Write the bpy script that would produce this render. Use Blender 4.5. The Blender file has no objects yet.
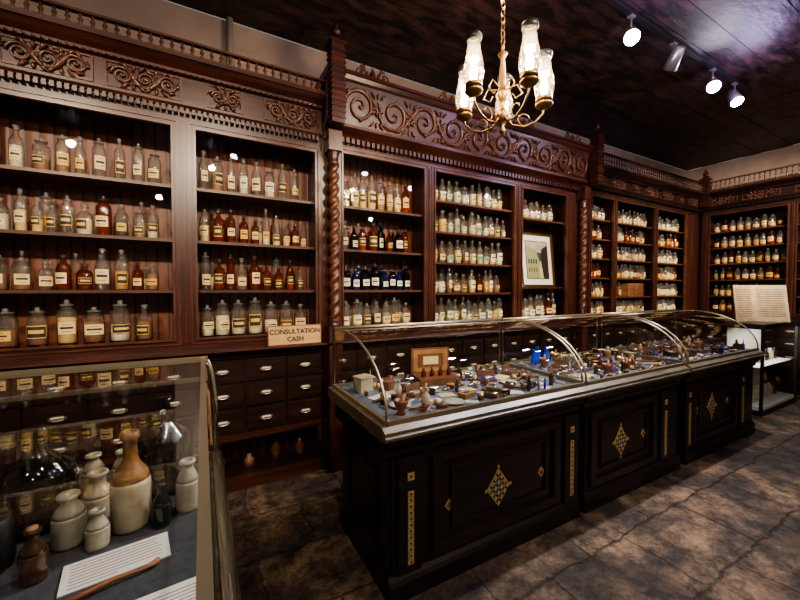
import bpy, math, random
from math import sin, cos, pi, radians
random.seed(11)
SC=bpy.context.scene
# ---------------------------------------------------------------- materials
def newmat(name):
    m=bpy.data.materials.new(name); m.use_nodes=True
    nt=m.node_tree; nt.nodes.clear()
    out=nt.nodes.new('ShaderNodeOutputMaterial')
    return m,nt,out
def pbr(name,col,rough=.5,metal=0,emit=None,es=0,col2=None,scale=(8,8,8),bump=0,nscale=1.0,spec=.5,detail=6,lo=.33,hi=.68):
    m,nt,out=newmat(name)
    b=nt.nodes.new('ShaderNodeBsdfPrincipled')
    b.inputs['Base Color'].default_value=(*col,1); b.inputs['Roughness'].default_value=rough
    b.inputs['Metallic'].default_value=metal
    b.inputs['Specular IOR Level'].default_value=spec
    if emit: b.inputs['Emission Color'].default_value=(*emit,1); b.inputs['Emission Strength'].default_value=es
    if col2:
        tc=nt.nodes.new('ShaderNodeTexCoord'); mp=nt.nodes.new('ShaderNodeMapping'); mp.inputs['Scale'].default_value=scale
        n=nt.nodes.new('ShaderNodeTexNoise'); n.inputs['Scale'].default_value=nscale; n.inputs['Detail'].default_value=detail
        n.inputs['Roughness'].default_value=.65
        r=nt.nodes.new('ShaderNodeValToRGB'); r.color_ramp.elements[0].position=lo; r.color_ramp.elements[1].position=hi
        r.color_ramp.elements[0].color=(*col,1); r.color_ramp.elements[1].color=(*col2,1)
        L=nt.links.new
        L(tc.outputs['Object'],mp.inputs[0]); L(mp.outputs[0],n.inputs['Vector']); L(n.outputs[0],r.inputs[0]); L(r.outputs[0],b.inputs['Base Color'])
        if bump:
            bp=nt.nodes.new('ShaderNodeBump'); bp.inputs['Strength'].default_value=bump; bp.inputs['Distance'].default_value=.02
            L(n.outputs[0],bp.inputs['Height']); L(bp.outputs[0],b.inputs['Normal'])
    nt.links.new(b.outputs[0],out.inputs[0])
    return m
def glass(name,tint=(1,1,1),edge=(.8,.85,.85),base=.03,gain=.7,power=4,rough=.02,milk=0,mcol=(.9,.9,.85)):
    m,nt,out=newmat(name); L=nt.links.new
    lw=nt.nodes.new('ShaderNodeLayerWeight'); lw.inputs[0].default_value=.5
    p=nt.nodes.new('ShaderNodeMath'); p.operation='POWER'; p.inputs[1].default_value=power
    ma=nt.nodes.new('ShaderNodeMath'); ma.operation='MULTIPLY_ADD'; ma.inputs[1].default_value=gain; ma.inputs[2].default_value=base
    mc=nt.nodes.new('ShaderNodeMix'); mc.data_type='RGBA'
    mc.inputs[6].default_value=(*tint,1); mc.inputs[7].default_value=(*edge,1)
    t=nt.nodes.new('ShaderNodeBsdfTransparent'); g=nt.nodes.new('ShaderNodeBsdfGlossy'); g.inputs['Roughness'].default_value=rough
    mx=nt.nodes.new('ShaderNodeMixShader')
    p2=nt.nodes.new('ShaderNodeMath'); p2.operation='POWER'; p2.inputs[1].default_value=2.0
    L(lw.outputs['Facing'],p.inputs[0]); L(p.outputs[0],ma.inputs[0]); L(ma.outputs[0],mx.inputs[0])
    L(lw.outputs['Facing'],p2.inputs[0]); L(p2.outputs[0],mc.inputs[0]); L(mc.outputs[2],t.inputs[0])
    src=t.outputs[0]
    if milk:
        d=nt.nodes.new('ShaderNodeBsdfDiffuse'); d.inputs[0].default_value=(*mcol,1)
        tl=nt.nodes.new('ShaderNodeBsdfTranslucent'); tl.inputs[0].default_value=(*mcol,1)
        md=nt.nodes.new('ShaderNodeMixShader'); md.inputs[0].default_value=.4; L(d.outputs[0],md.inputs[1]); L(tl.outputs[0],md.inputs[2])
        mm=nt.nodes.new('ShaderNodeMixShader'); mm.inputs[0].default_value=milk
        L(t.outputs[0],mm.inputs[1]); L(md.outputs[0],mm.inputs[2]); src=mm.outputs[0]
    L(src,mx.inputs[1]); L(g.outputs[0],mx.inputs[2]); L(mx.outputs[0],out.inputs[0])
    return m
M={}
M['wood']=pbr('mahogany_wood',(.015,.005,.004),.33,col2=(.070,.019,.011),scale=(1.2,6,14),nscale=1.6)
M['woodv']=pbr('mahogany_upright',(.018,.006,.005),.33,col2=(.078,.021,.012),scale=(14,6,1.2),nscale=1.6)
M['carve']=pbr('carved_mahogany',(.038,.014,.009),.30,col2=(.115,.044,.026),scale=(5,5,5))
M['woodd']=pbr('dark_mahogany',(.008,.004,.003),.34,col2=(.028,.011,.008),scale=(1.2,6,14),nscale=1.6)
M['shelf']=pbr('shelf_wood',(.048,.017,.009),.4,col2=(.11,.038,.020),scale=(1.5,6,10))
M['ebony']=pbr('ebonised_wood',(.006,.004,.0035),.36,col2=(.020,.012,.010),scale=(2,6,12),nscale=1.5)
M['rim']=pbr('worn_pale_rim',(.06,.048,.030),.35,col2=(.19,.16,.11),scale=(2,9,9),nscale=2)
M['alu']=pbr('aged_nickel',(.44,.38,.27),.32,metal=.85)
M['brass']=pbr('brass',(.65,.42,.16),.3,metal=.9)
M['abrass']=pbr('antique_brass',(.20,.12,.05),.38,metal=.9)
M['gold']=pbr('gilt_tile',(.42,.28,.08),.4,metal=.3,col2=(.62,.45,.20),scale=(60,60,60))
M['ink']=pbr('dark_ink',(.02,.018,.02),.6)
M['blacki']=pbr('black_metal',(.012,.012,.013),.45)
M['pull']=pbr('drawer_pull_metal',(.50,.45,.38),.25,metal=.85)
M['cream']=pbr('cream_label',(.70,.49,.21),.6,col2=(.80,.63,.33),scale=(20,20,20))
M['goldl']=pbr('gilt_label',(.60,.35,.06),.5,col2=(.74,.48,.13),scale=(30,30,30))
M['white']=pbr('white_label',(.74,.68,.52),.6)
M['gr']=pbr('green_label',(.25,.42,.25),.6)
M['paper']=pbr('paper',(.70,.68,.63),.7)
M['signw']=pbr('sign_board',(.40,.23,.09),.5,col2=(.54,.35,.15),scale=(6,6,30))
M['cork']=pbr('cork',(.38,.22,.10),.8)
M['c_amber']=pbr('amber_powder',(.42,.16,.03),.5,col2=(.58,.29,.06),scale=(9,9,9))
M['c_brown']=pbr('brown_powder',(.16,.055,.02),.5,col2=(.32,.13,.05),scale=(9,9,9))
M['c_white']=pbr('white_powder',(.58,.51,.37),.8,col2=(.74,.67,.52),scale=(9,9,9))
M['c_yel']=pbr('yellow_powder',(.58,.38,.11),.7,col2=(.72,.54,.22),scale=(9,9,9))
M['c_dark']=pbr('dark_content',(.03,.018,.014),.4)
M['c_green']=pbr('green_content',(.25,.28,.14),.5)
M['g_clear']=glass('clear_bottle_glass',(.96,.96,.92),(.36,.37,.33),.09,.8,2.2,.05,milk=.06)
M['g_amber']=glass('amber_bottle_glass',(.66,.27,.06),(.22,.07,.015),.08,.6,2.5,.05,milk=.10,mcol=(.40,.12,.015))
M['g_blue']=glass('blue_bottle_glass',(.05,.10,.5),(.02,.03,.2),.08,.6,2.5,.05,milk=.30,mcol=(.015,.035,.26))
M['g_dark']=glass('dark_bottle_glass',(.12,.10,.06),(.02,.02,.015),.08,.6,2.5,.05)
M['g_stop']=glass('glass_stopper',(.85,.87,.84),(.40,.42,.40),.15,.7,2,.05,milk=.22)
M['g_stopd']=pbr('dark_stopper',(.05,.035,.03),.15,spec=.8)
M['pane']=glass('window_pane_glass',(.98,.99,.98),(.85,.88,.87),.025,.7,5,.01)
M['caseglass']=glass('display_case_glass',(.96,.98,.97),(.80,.86,.84),.04,.8,4,.01)
M['chim']=glass('chimney_glass',(.97,.94,.88),(.60,.46,.26),.12,.7,2.0,.05,milk=.06,mcol=(1,.88,.66))
M['felt']=pbr('grey_felt',(.035,.038,.046),.9,col2=(.062,.066,.075),scale=(40,40,40))
M['cloth']=pbr('display_cloth',(.06,.07,.10),.9,col2=(.19,.20,.235),scale=(3,3,3))
M['stone']=pbr('stoneware_cream',(.38,.30,.18),.3,col2=(.60,.51,.35),scale=(12,12,12))
M['stoneg']=pbr('stoneware_grey',(.30,.26,.18),.3,col2=(.50,.45,.34),scale=(14,14,14))
M['stonet']=pbr('stoneware_tan',(.34,.17,.06),.3)
M['silver']=pbr('steel_instrument',(.6,.6,.6),.25,metal=1)
M['dkglass']=pbr('very_dark_glass',(.012,.014,.008),.08,spec=.8)
M['brglass']=pbr('brown_glass',(.06,.025,.01),.1,spec=.8)
M['blglass']=pbr('cobalt_glass',(.01,.05,.55),.1,spec=.8)
M['leather']=pbr('leather',(.11,.045,.022),.5,col2=(.21,.095,.05),scale=(15,15,15))
M['lwood']=pbr('boxwood',(.26,.12,.045),.4,col2=(.42,.22,.09),scale=(15,15,15))
M['redw']=pbr('rosewood',(.10,.026,.014),.3,col2=(.19,.055,.026),scale=(15,15,15))
M['bulb']=pbr('glowing_bulb',(1,.9,.7),.5,emit=(1,.76,.45),es=70)
M['spotface']=pbr('glowing_spot_lens',(1,1,1),.5,emit=(.93,.90,1),es=120)
M['track']=pbr('brushed_fixture',(.35,.33,.33),.35,metal=.7)
M['carved_field']=pbr('frieze_field',(.026,.008,.006),.33,col2=(.066,.020,.012),scale=(3,6,12))
def bead():
    m,nt,out=newmat('beadboard_red'); L=nt.links.new
    b=nt.nodes.new('ShaderNodeBsdfPrincipled'); b.inputs['Roughness'].default_value=.5
    tc=nt.nodes.new('ShaderNodeTexCoord'); w=nt.nodes.new('ShaderNodeTexWave'); w.bands_direction='X'; w.inputs['Scale'].default_value=4.2; w.inputs['Distortion'].default_value=.1
    r=nt.nodes.new('ShaderNodeValToRGB'); r.color_ramp.elements[0].position=.02; r.color_ramp.elements[1].position=.2
    r.color_ramp.elements[0].color=(.025,.007,.004,1); r.color_ramp.elements[1].color=(.15,.042,.020,1)
    bp=nt.nodes.new('ShaderNodeBump'); bp.inputs['Strength'].default_value=.3; bp.inputs['Distance'].default_value=.01
    L(tc.outputs['Object'],w.inputs['Vector']); L(w.outputs[0],r.inputs[0]); L(r.outputs[0],b.inputs['Base Color']); L(w.outputs[0],bp.inputs['Height']); L(bp.outputs[0],b.inputs['Normal']); L(b.outputs[0],out.inputs[0])
    return m
M['bead']=bead()
def floor_mat():
    m,nt,out=newmat('worn_flagstone'); L=nt.links.new
    N=nt.nodes.new
    b=N('ShaderNodeBsdfPrincipled'); tc=N('ShaderNodeTexCoord')
    nd=N('ShaderNodeTexNoise'); nd.inputs['Scale'].default_value=4; nd.inputs['Detail'].default_value=8; nd.inputs['Roughness'].default_value=.65
    va=N('ShaderNodeMixRGB'); va.blend_type='ADD'; va.inputs[0].default_value=.14
    br=N('ShaderNodeTexBrick'); br.inputs['Scale'].default_value=1.0; br.inputs['Brick Width'].default_value=.70; br.inputs['Row Height'].default_value=.46
    br.inputs['Mortar Size'].default_value=.012; br.inputs['Mortar Smooth'].default_value=1.0
    br.inputs['Color1'].default_value=(.15,.12,.09,1); br.inputs['Color2'].default_value=(.065,.052,.042,1); br.inputs['Mortar'].default_value=(.04,.031,.025,1)
    L(tc.outputs['Object'],nd.inputs['Vector']); L(tc.outputs['Object'],va.inputs[1]); L(nd.outputs['Color'],va.inputs[2]); L(va.outputs[0],br.inputs['Vector'])
    def layer(src,scale,detail,rough,stops):
        n=N('ShaderNodeTexNoise'); n.inputs['Scale'].default_value=scale; n.inputs['Detail'].default_value=detail; n.inputs['Roughness'].default_value=rough
        r=N('ShaderNodeValToRGB')
        r.color_ramp.elements[0].position=stops[0][0]; r.color_ramp.elements[0].color=(*stops[0][1],1)
        r.color_ramp.elements[1].position=stops[-1][0]; r.color_ramp.elements[1].color=(*stops[-1][1],1)
        mu=N('ShaderNodeMixRGB'); mu.blend_type='MULTIPLY'; mu.inputs[0].default_value=1
        L(tc.outputs['Object'],n.inputs['Vector']); L(n.outputs[0],r.inputs[0]); L(src,mu.inputs[1]); L(r.outputs[0],mu.inputs[2])
        return n,mu.outputs[0]
    n1,c=layer(br.outputs[0],2.1,5,.55,[(.42,(.40,.37,.35)),(.60,(1.5,1.42,1.3))])
    n2,c=layer(c,6,12,.75,[(.41,(.22,.19,.18)),(.60,(1.6,1.45,1.28))])
    n3,c=layer(c,28,10,.8,[(.38,(.50,.46,.44)),(.60,(1.3,1.22,1.12))])
    L(c,b.inputs['Base Color'])
    rr=N('ShaderNodeMapRange'); rr.inputs[3].default_value=.85; rr.inputs[4].default_value=.42
    L(n2.outputs[0],rr.inputs[0]); L(rr.outputs[0],b.inputs['Roughness'])
    ad=N('ShaderNodeMath'); ad.operation='MULTIPLY_ADD'; ad.inputs[1].default_value=-.3
    L(br.outputs['Fac'],ad.inputs[0]); L(n2.outputs[0],ad.inputs[2])
    bp=N('ShaderNodeBump'); bp.inputs['Strength'].default_value=.8; bp.inputs['Distance'].default_value=.045
    L(ad.outputs[0],bp.inputs['Height']); L(bp.outputs[0],b.inputs['Normal']); L(b.outputs[0],out.inputs[0])
    return m
M['floor']=floor_mat()
M['ceil']=pbr('old_ceiling_board',(.008,.005,.006),.45,col2=(.10,.048,.044),scale=(1.8,5,4),nscale=2.4,bump=.8,detail=15,lo=.44,hi=.74)
M['plaster']=pbr('beige_plaster',(.27,.20,.16),.9,col2=(.35,.27,.22),scale=(3,3,3),bump=.1)
M['pipe']=pbr('painted_pipe',(.30,.23,.19),.5)

# ---------------------------------------------------------------- mesh builder
class MB:
    def __init__(s): s.v=[];s.f=[];s.m=[];s.s=[];s.slots=[]
    def mi(s,k):
        if k not in s.slots: s.slots.append(k)
        return s.slots.index(k)
    def add(s,vs,fs,k,smooth=False):
        o=len(s.v); s.v+=vs; i=s.mi(k)
        for f in fs: s.f.append([a+o for a in f]); s.m.append(i); s.s.append(smooth)
    def box(s,x0,x1,y0,y1,z0,z1,k):
        s.add([(x0,y0,z0),(x1,y0,z0),(x1,y1,z0),(x0,y1,z0),(x0,y0,z1),(x1,y0,z1),(x1,y1,z1),(x0,y1,z1)],
              [(0,3,2,1),(4,5,6,7),(0,1,5,4),(1,2,6,5),(2,3,7,6),(3,0,4,7)],k)
    def rbox(s,cx,cy,z0,z1,w,d,a,k):
        c,n=cos(a),sin(a); vs=[]
        for z in (z0,z1):
            for (x,y) in ((-w/2,-d/2),(w/2,-d/2),(w/2,d/2),(-w/2,d/2)): vs.append((cx+x*c-y*n,cy+x*n+y*c,z))
        s.add(vs,[(0,3,2,1),(4,5,6,7),(0,1,5,4),(1,2,6,5),(2,3,7,6),(3,0,4,7)],k)
    def quad(s,a,b,c,d,k): s.add([a,b,c,d],[(0,1,2,3)],k)
    def lathe(s,prof,cx,cy,cz,k,seg=12,smooth=True,caps=True):
        vs=[];fs=[]
        for r,z in prof:
            for i in range(seg):
                a=2*pi*i/seg; vs.append((cx+r*cos(a),cy+r*sin(a),cz+z))
        for j in range(len(prof)-1):
            for i in range(seg):
                i2=(i+1)%seg; fs.append((j*seg+i,j*seg+i2,(j+1)*seg+i2,(j+1)*seg+i))
        if caps and prof[0][0]>1e-4: fs.append(tuple(range(seg-1,-1,-1)))
        if caps and prof[-1][0]>1e-4: fs.append(tuple((len(prof)-1)*seg+i for i in range(seg)))
        s.add(vs,fs,k,smooth)
    def arc(s,cx,cy,z0,z1,r,a0,a1,k,n=6):
        vs=[];fs=[]
        for i in range(n+1):
            a=a0+(a1-a0)*i/n
            vs+=[(cx+r*cos(a),cy+r*sin(a),z0),(cx+r*cos(a),cy+r*sin(a),z1)]
        for i in range(n): fs.append((2*i,2*i+2,2*i+3,2*i+1))
        s.add(vs,fs,k,True)
    def tube(s,pts,r,k,seg=6,smooth=True):
        from mathutils import Vector
        P=[Vector(p) for p in pts]; n=len(P)
        R=r if isinstance(r,(list,tuple)) else [r]*n
        vs=[];fs=[];up=None
        for i in range(n):
            t=(P[min(i+1,n-1)]-P[max(i-1,0)])
            t=t.normalized() if t.length>1e-9 else Vector((0,0,1))
            if up is None:
                up=Vector((0,0,1)) if abs(t.z)<.9 else Vector((1,0,0))
            u=up-t*up.dot(t)
            if u.length<1e-4: u=t.orthogonal()
            u.normalize(); w=t.cross(u); up=u
            for j in range(seg):
                a=2*pi*j/seg; q=P[i]+(u*cos(a)+w*sin(a))*R[i]; vs.append(tuple(q))
        for i in range(n-1):
            for j in range(seg):
                j2=(j+1)%seg; fs.append((i*seg+j,i*seg+j2,(i+1)*seg+j2,(i+1)*seg+j))
        fs.append(tuple(range(seg-1,-1,-1))); fs.append(tuple((n-1)*seg+j for j in range(seg)))
        s.add(vs,fs,k,smooth)
    def prism(s,prof,x0,x1,k):
        n=len(prof)
        vs=[(x0,y,z) for y,z in prof]+[(x1,y,z) for y,z in prof]
        fs=[(i,(i+1)%n,n+(i+1)%n,n+i) for i in range(n)]
        fs.append(tuple(range(n-1,-1,-1))); fs.append(tuple(range(n,2*n)))
        s.add(vs,fs,k)
    def obj(s,name,loc=(0,0,0),rz=0,parent=None):
        me=bpy.data.meshes.new(name); me.from_pydata(s.v,[],s.f)
        for k in s.slots: me.materials.append(M[k])
        me.polygons.foreach_set('material_index',s.m); me.polygons.foreach_set('use_smooth',s.s); me.update()
        o=bpy.data.objects.new(name,me); SC.collection.objects.link(o); o.location=loc; o.rotation_euler=(0,0,rz)
        if parent: o.parent=parent
        return o
def empty(name,loc=(0,0,0)):
    e=bpy.data.objects.new(name,None); SC.collection.objects.link(e); e.location=loc; e.empty_display_size=.1; return e

# ---------------------------------------------------------------- room
XL,XR,YF,YB,ZC=-3.2,8.35,-3.0,3.5,3.92
b=MB(); b.box(XL,XR,YF,YB,-.1,0,'floor'); b.obj('floor')
b=MB(); b.box(XL,XR,YB,YB+.15,0,ZC,'plaster'); b.obj('wall_back')
b=MB(); b.box(XR,XR+.15,YF,YB,0,ZC,'plaster'); b.obj('wall_right')
b=MB(); b.box(XL-.15,XL,YF,YB,0,ZC,'plaster'); b.obj('wall_left')
b=MB(); b.box(XL,XR,YF-.15,YF,0,ZC,'plaster'); b.obj('wall_front')
b=MB(); b.box(XL,XR,YF,YB,ZC+.03,ZC+.1,'ceil')
y=YF
while y<YB:
    w=random.uniform(.14,.24); y1=min(y+w,YB)
    x=XL
    while x<XR:
        x1=min(x+random.uniform(2,4.5),XR); dz=random.uniform(0,.010)
        b.box(x+.001,x1-.001,y+.002,y1-.002,ZC+dz,ZC+.04,'ceil'); x=x1
    y=y1
b.obj('ceiling')

# ---------------------------------------------------------------- ornament helpers
def spiral(b,cx,cz,R,y,k,start,turn,rt=.014,flip=1):
    pts=[];rad=[]
    n=26
    for i in range(n):
        t=i/(n-1); a=start+flip*turn*t; r=R*(1-t)**.8+.006
        pts.append((cx+r*cos(a),y-.004*t*3,cz+r*sin(a))); rad.append(rt*(1-.45*t))
    b.tube(pts,rad,k,6)
    b.lathe([(0,-.014),(.014,0),(0,.014)],cx,y-.012,cz,k,8)
    for i in (2,5,8,11):
        t=i/25; a=start+flip*turn*t; r=R*(1-t)**.8
        px,pz=cx+r*cos(a),cz+r*sin(a); a2=a-flip*.7
        b.tube([(px,y,pz),(px+.03*cos(a2),y-.01,pz+.03*sin(a2)),(px+.055*cos(a2-flip*.7),y-.006,pz+.055*sin(a2-flip*.7))],[rt*.7,rt*1.0,.002],k,5)
def scroll_band(b,x0,x1,zc,h,y,k,unit):
    n=max(1,int(round((x1-x0)/unit))); u=(x1-x0)/n; R=min(u*.42,h*.43)
    for i in range(n):
        cx=x0+u*(i+.5); up=1 if i%2==0 else -1
        spiral(b,cx,zc,R,y,k,up*pi*1.0,3.8*pi*.9,.012*h/.3+.005,-up)
        if i<n-1:
            pts=[]
            for j in range(9):
                t=j/8; xx=cx+R*.2+(u-R*.4+0)*t; pts.append((xx,y,zc+up*R*1.02*cos(pi*t)))
            b.tube(pts,[.006+.012*sin(pi*j/8) for j in range(9)],k,6)
            for q in range(8):
                a=q*pi/4+.4; px=cx+u*.5
                L=random.uniform(.05,.085)*h/.36
                b.tube([(px+.01*cos(a),y,zc+.01*sin(a)),(px+L*.6*cos(a),y-.014,zc+L*.6*sin(a)),(px+L*1.2*cos(a+.4),y-.002,zc+L*1.2*sin(a+.4))],[.006,.015*h/.36,.002],k,5)
            for sz in (-1,1):
                for q in (-1,0,1):
                    px=cx+u*.5+q*.03; pz=zc+sz*h*.30
                    b.tube([(px,y,pz),(px+q*.02,y-.012,pz+sz*.03),(px+q*.045,y-.002,pz+sz*.05)],[.006,.013,.002],k,5)
def gallery(b,x0,x1,z0,z1,y,k,step=.062):
    b.box(x0,x1,y-.02,y+.02,z0-.015,z0,k); b.box(x0,x1,y-.02,y+.02,z1-.016,z1,k)
    h=z1-z0-.016; x=x0+step/2
    while x<x1:
        b.lathe([(.006,0),(.014,h*.15),(.006,h*.3),(.016,h*.5),(.006,h*.72),(.012,h*.9),(.006,h)],x,y,z0,k,6); x+=step
def twist(b,x,y,z0,z1,r,k):
    n=int((z1-z0)/.012); seg=12; vs=[];fs=[]
    for i in range(n+1):
        z=z0+(z1-z0)*i/n; ph=(z-z0)*30
        for j in range(seg):
            a=2*pi*j/seg; rr=r*(1+.30*cos(2*(a-ph))); vs.append((x+rr*cos(a),y+rr*sin(a),z))
    for i in range(n):
        for j in range(seg):
            j2=(j+1)%seg; fs.append((i*seg+j,i*seg+j2,(i+1)*seg+j2,(i+1)*seg+j))
    b.add(vs,fs,k,True)
def column(b,x,y,k='woodv',ztop=2.95):
    b.box(x-.06,x+.06,y-.05,y+.06,0,1.12,k)
    b.box(x-.065,x+.065,y-.06,y+.06,1.14,1.28,k)
    b.lathe([(.055,0),(.055,.02),(.04,.035),(.05,.05),(.035,.07)],x,y,1.28,k,14)
    twist(b,x,y,1.34,ztop-.28,.042,'shelf')
    b.lathe([(.035,0),(.05,.02),(.036,.04),(.05,.10),(.055,.12)],x,y,ztop-.29,k,14)
    b.box(x-.06,x+.06,y-.06,y+.06,ztop-.17,ztop,k)
def finial(b,x,y,z0,zb,zt,k):
    b.box(x-.055,x+.055,y-.055,y+.055,z0,zb,k)
    z=z0+.04
    while z<zb-.05:
        b.box(x-.063,x+.063,y-.063,y+.063,z,z+.022,k); z+=.045
    b.box(x-.075,x+.075,y-.075,y+.075,zb,zb+.025,k)
    b.lathe([(.07,0),(.055,.03),(.03,.06)],x,y,zb+.025,k,4,smooth=False)
    h=zt-zb-.07
    b.lathe([(.030,0),(.020,h*.1),(.040,h*.28),(.044,h*.4),(.03,h*.55),(.015,h*.65),(.024,h*.72),(.012,h*.85),(.014,h*.92),(0,h)],x,y,zb+.07,k,14)

# ---------------------------------------------------------------- wall cabinets (local: front y=0, back +depth)
DEP=.365
def cabinet(name,loc,rz,x0,x1,bays,top=2.81,corn='gallery',glassf=True,ctop=3.33,proj=.12,cols=(),fin=(),back='bead',wood='wood',gh=.12):
    b=MB(); W=wood; V='woodv'
    b.box(x0,x1,DEP-.02,DEP,0,top+.14,back)
    b.box(x0,x1,0,DEP-.02,top+.12,top+.16,W)
    b.box(x0,x1,.0,DEP-.02,1.14,1.18,W)
    b.box(x0,x0+.03,.03,DEP-.02,0,top+.12,V); b.box(x1-.03,x1,.03,DEP-.02,0,top+.12,V)
    b.box(x0,x1,0,.03,top,top+.12,W)
    b.box(x0,x1,0,.03,1.18,1.22,W)
    edges=[x0]+[e for by in bays for e in (by['x'][0],by['x'][1])]+[x1]
    for i in range(0,len(edges),2):
        a,c=edges[i],edges[i+1]
        if c-a>.005:
            b.box(a,c,-.001,.031,1.18,top,V)
            b.box((a+c)/2-.012,(a+c)/2+.012,-.014,0,1.2,top,V)
            b.box((a+c)/2-.008,(a+c)/2+.008,.031,DEP-.02,1.18,top+.12,V)
    for by in bays:
        a,c=by['x']
        for (p,q,r,s_) in ((a,a+.014,1.22,top),(c-.014,c,1.22,top)): b.box(p,q,-.014,.02,r,s_,'carve')
        b.box(a+.014,c-.014,-.014,.02,1.22,1.234,'carve'); b.box(a+.014,c-.014,-.014,.02,top-.014,top,'carve')
        for (p,q,r,s_) in ((a-.03,a-.022,1.19,top+.03),(c+.022,c+.03,1.19,top+.03)): b.box(p,q,-.008,0,r,s_,'carve')
        b.box(a-.022,c+.022,-.008,0,1.19,1.198,'carve'); b.box(a-.022,c+.022,-.008,0,top+.022,top+.03,'carve')
        for z in by['sh']:
            if z>1.3: b.box(a-.03,c+.03,.045,DEP-.02,z-.022,z,'shelf')
        if glassf: b.quad((a,.022,1.22),(c,.022,1.22),(c,.022,top),(a,.022,top),'pane')
    b.prism([(DEP-.02,1.10),(-.04,1.10),(-.055,1.115),(-.10,1.12),(-.11,1.128),(-.10,1.14),(DEP-.02,1.14)],x0,x1,W)
    b.prism([(0,1.05),(-.02,1.06),(-.035,1.10),(0,1.10)],x0,x1,W)
    b.box(x0,x1,.01,.03,.40,1.06,'woodd')
    n=max(1,int(round((x1-x0)/.32))); u=(x1-x0)/n
    for i in range(n):
        for j,(za,zb) in enumerate(((.87,1.045),(.67,.855),(.455,.655))):
            xa,xb=x0+i*u+.014,x0+(i+1)*u-.014
            b.box(xa,xb,-.012,.012,za,zb,'woodd'); b.box(xa+.02,xb-.02,-.018,-.012,za+.02,zb-.02,'woodd')
            xm=(xa+xb)/2; zm=(za+zb)/2
            ov=[(xm+.05*cos(t),-.021,zm+.018*sin(t)) for t in [2*pi*q/14 for q in range(14)]]
            b.add(ov+[(p[0],-.018,p[2]) for p in ov],[tuple(range(13,-1,-1))]+[(q,(q+1)%14,14+(q+1)%14,14+q) for q in range(14)],'pull')
            b.box(xm-.032,xm+.032,-.0225,-.021,zm+.001,zm+.010,'white')
            b.tube([(xm-.035,-.022,zm-.008),(xm-.03,-.038,zm-.010),(xm,-.044,zm-.012),(xm+.03,-.038,zm-.010),(xm+.035,-.022,zm-.008)],.006,'pull',6)
    b.box(x0,x1,-.015,.03,.40,.45,W); b.box(x0,x1,-.03,.03,0,.09,W)
    b.box(x0,x1,.03,DEP-.02,.07,.09,'woodd')
    k=max(1,int(round((x1-x0)/1.1))); u=(x1-x0)/k
    for i in range(k+1):
        xx=x0+i*u; b.box(max(x0,xx-.05),min(x1,xx+.05),-.005,.03,.09,.40,W)
    b.quad((x0,.02,.09),(x1,.02,.09),(x1,.02,.40),(x0,.02,.40),'pane')
    xx=x0+.12
    while xx<x1-.15:
        hh=random.uniform(.10,.2); b.lathe([(.04,0),(.042,hh*.6),(.02,hh*.75),(.02,hh),(0,hh)],xx,.17,.091,random.choice(['brglass','dkglass','brglass','leather']),10); xx+=random.uniform(.12,.3)
    t=top+.12
    p=proj
    if corn=='gallery':
        b.prism([(DEP-.02,t),(-.02,t),(-.035,t+.02),(-.035,t+.04),(DEP-.02,t+.04)],x0,x1,W)
        x=x0+.01
        while x<x1-.03:
            b.box(x,x+.022,-.05,-.01,t-.045,t-.008,W); x+=.037
        b.box(x0,x1,-.012,DEP-.02,t+.04,ctop-.11,W)
        zf0,zf1=t+.05,ctop-.12; zc=(zf0+zf1)/2; hh=zf1-zf0
        L=.46; n=max(1,int((x1-x0)/L)); u=(x1-x0)/n
        for i in range(n):
            xa,xb=x0+i*u+.03,x0+(i+1)*u-.03
            if i%3==2: xa+=.1; xb-=.1
            b.box(xa,xb,-.022,-.012,zf0,zf0+.012,'carve'); b.box(xa,xb,-.022,-.012,zf1-.012,zf1,'carve')
            b.box(xa,xa+.012,-.022,-.012,zf0+.012,zf1-.012,'carve'); b.box(xb-.012,xb,-.022,-.012,zf0+.012,zf1-.012,'carve')
            scroll_band(b,xa+.025,xb-.025,zc,hh*.8,-.02,'carve',.13)
        z=ctop-.11
        b.prism([(DEP-.02,z),(-.02,z),(-.04,z+.015),(-.045,z+.03),(-p*.7,z+.055),(-p*.9,z+.08),(-p,z+.085),(-p,z+.11),(DEP-.02,z+.11)],x0,x1,W)
        x=x0+.01
        while x<x1-.02: b.box(x,x+.02,-.055,-.03,z+.002,z+.022,W); x+=.04
        gallery(b,x0,x1,ctop+.015,ctop+gh,-p+.03,'carve')
    else:
        b.prism([(DEP-.02,t),(-.03,t),(-.05,t+.02),(-.10,t+.05),(-.115,t+.06),(-.115,t+.085),(DEP-.02,t+.085)],x0,x1,W)
        x=x0+.01
        while x<x1-.03: b.box(x,x+.03,-.05,-.01,t-.05,t-.005,'wood'); x+=.05
        z0=t+.085; z1=ctop
        b.prism([(DEP-.02,z0),(-.07,z0),(-.13,z1),(DEP-.02,z1)],x0,x1,'carved_field')
        mb=MB(); scroll_band(mb,x0+.14,x1-.14,(z0+z1)/2,(z1-z0)*.92,-.105,'carve',.36)
        for i,(vx,vy,vz) in enumerate(mb.v): mb.v[i]=(vx,vy-.06*((vz-(z0+z1)/2)/(z1-z0)),vz)
        b.add(mb.v,mb.f,'carve',True)
        b.box(x0,x0+.04,-.14,0,z0,z1,W); b.box(x1-.04,x1,-.14,0,z0,z1,W)
        b.prism([(DEP-.02,z1),(-.13,z1),(-.15,z1+.015),(-.165,z1+.045),(-.18,z1+.05),(-.18,z1+.075),(DEP-.02,z1+.075)],x0,x1,W)
        zt=z1+.075; L=x1-x0
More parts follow.
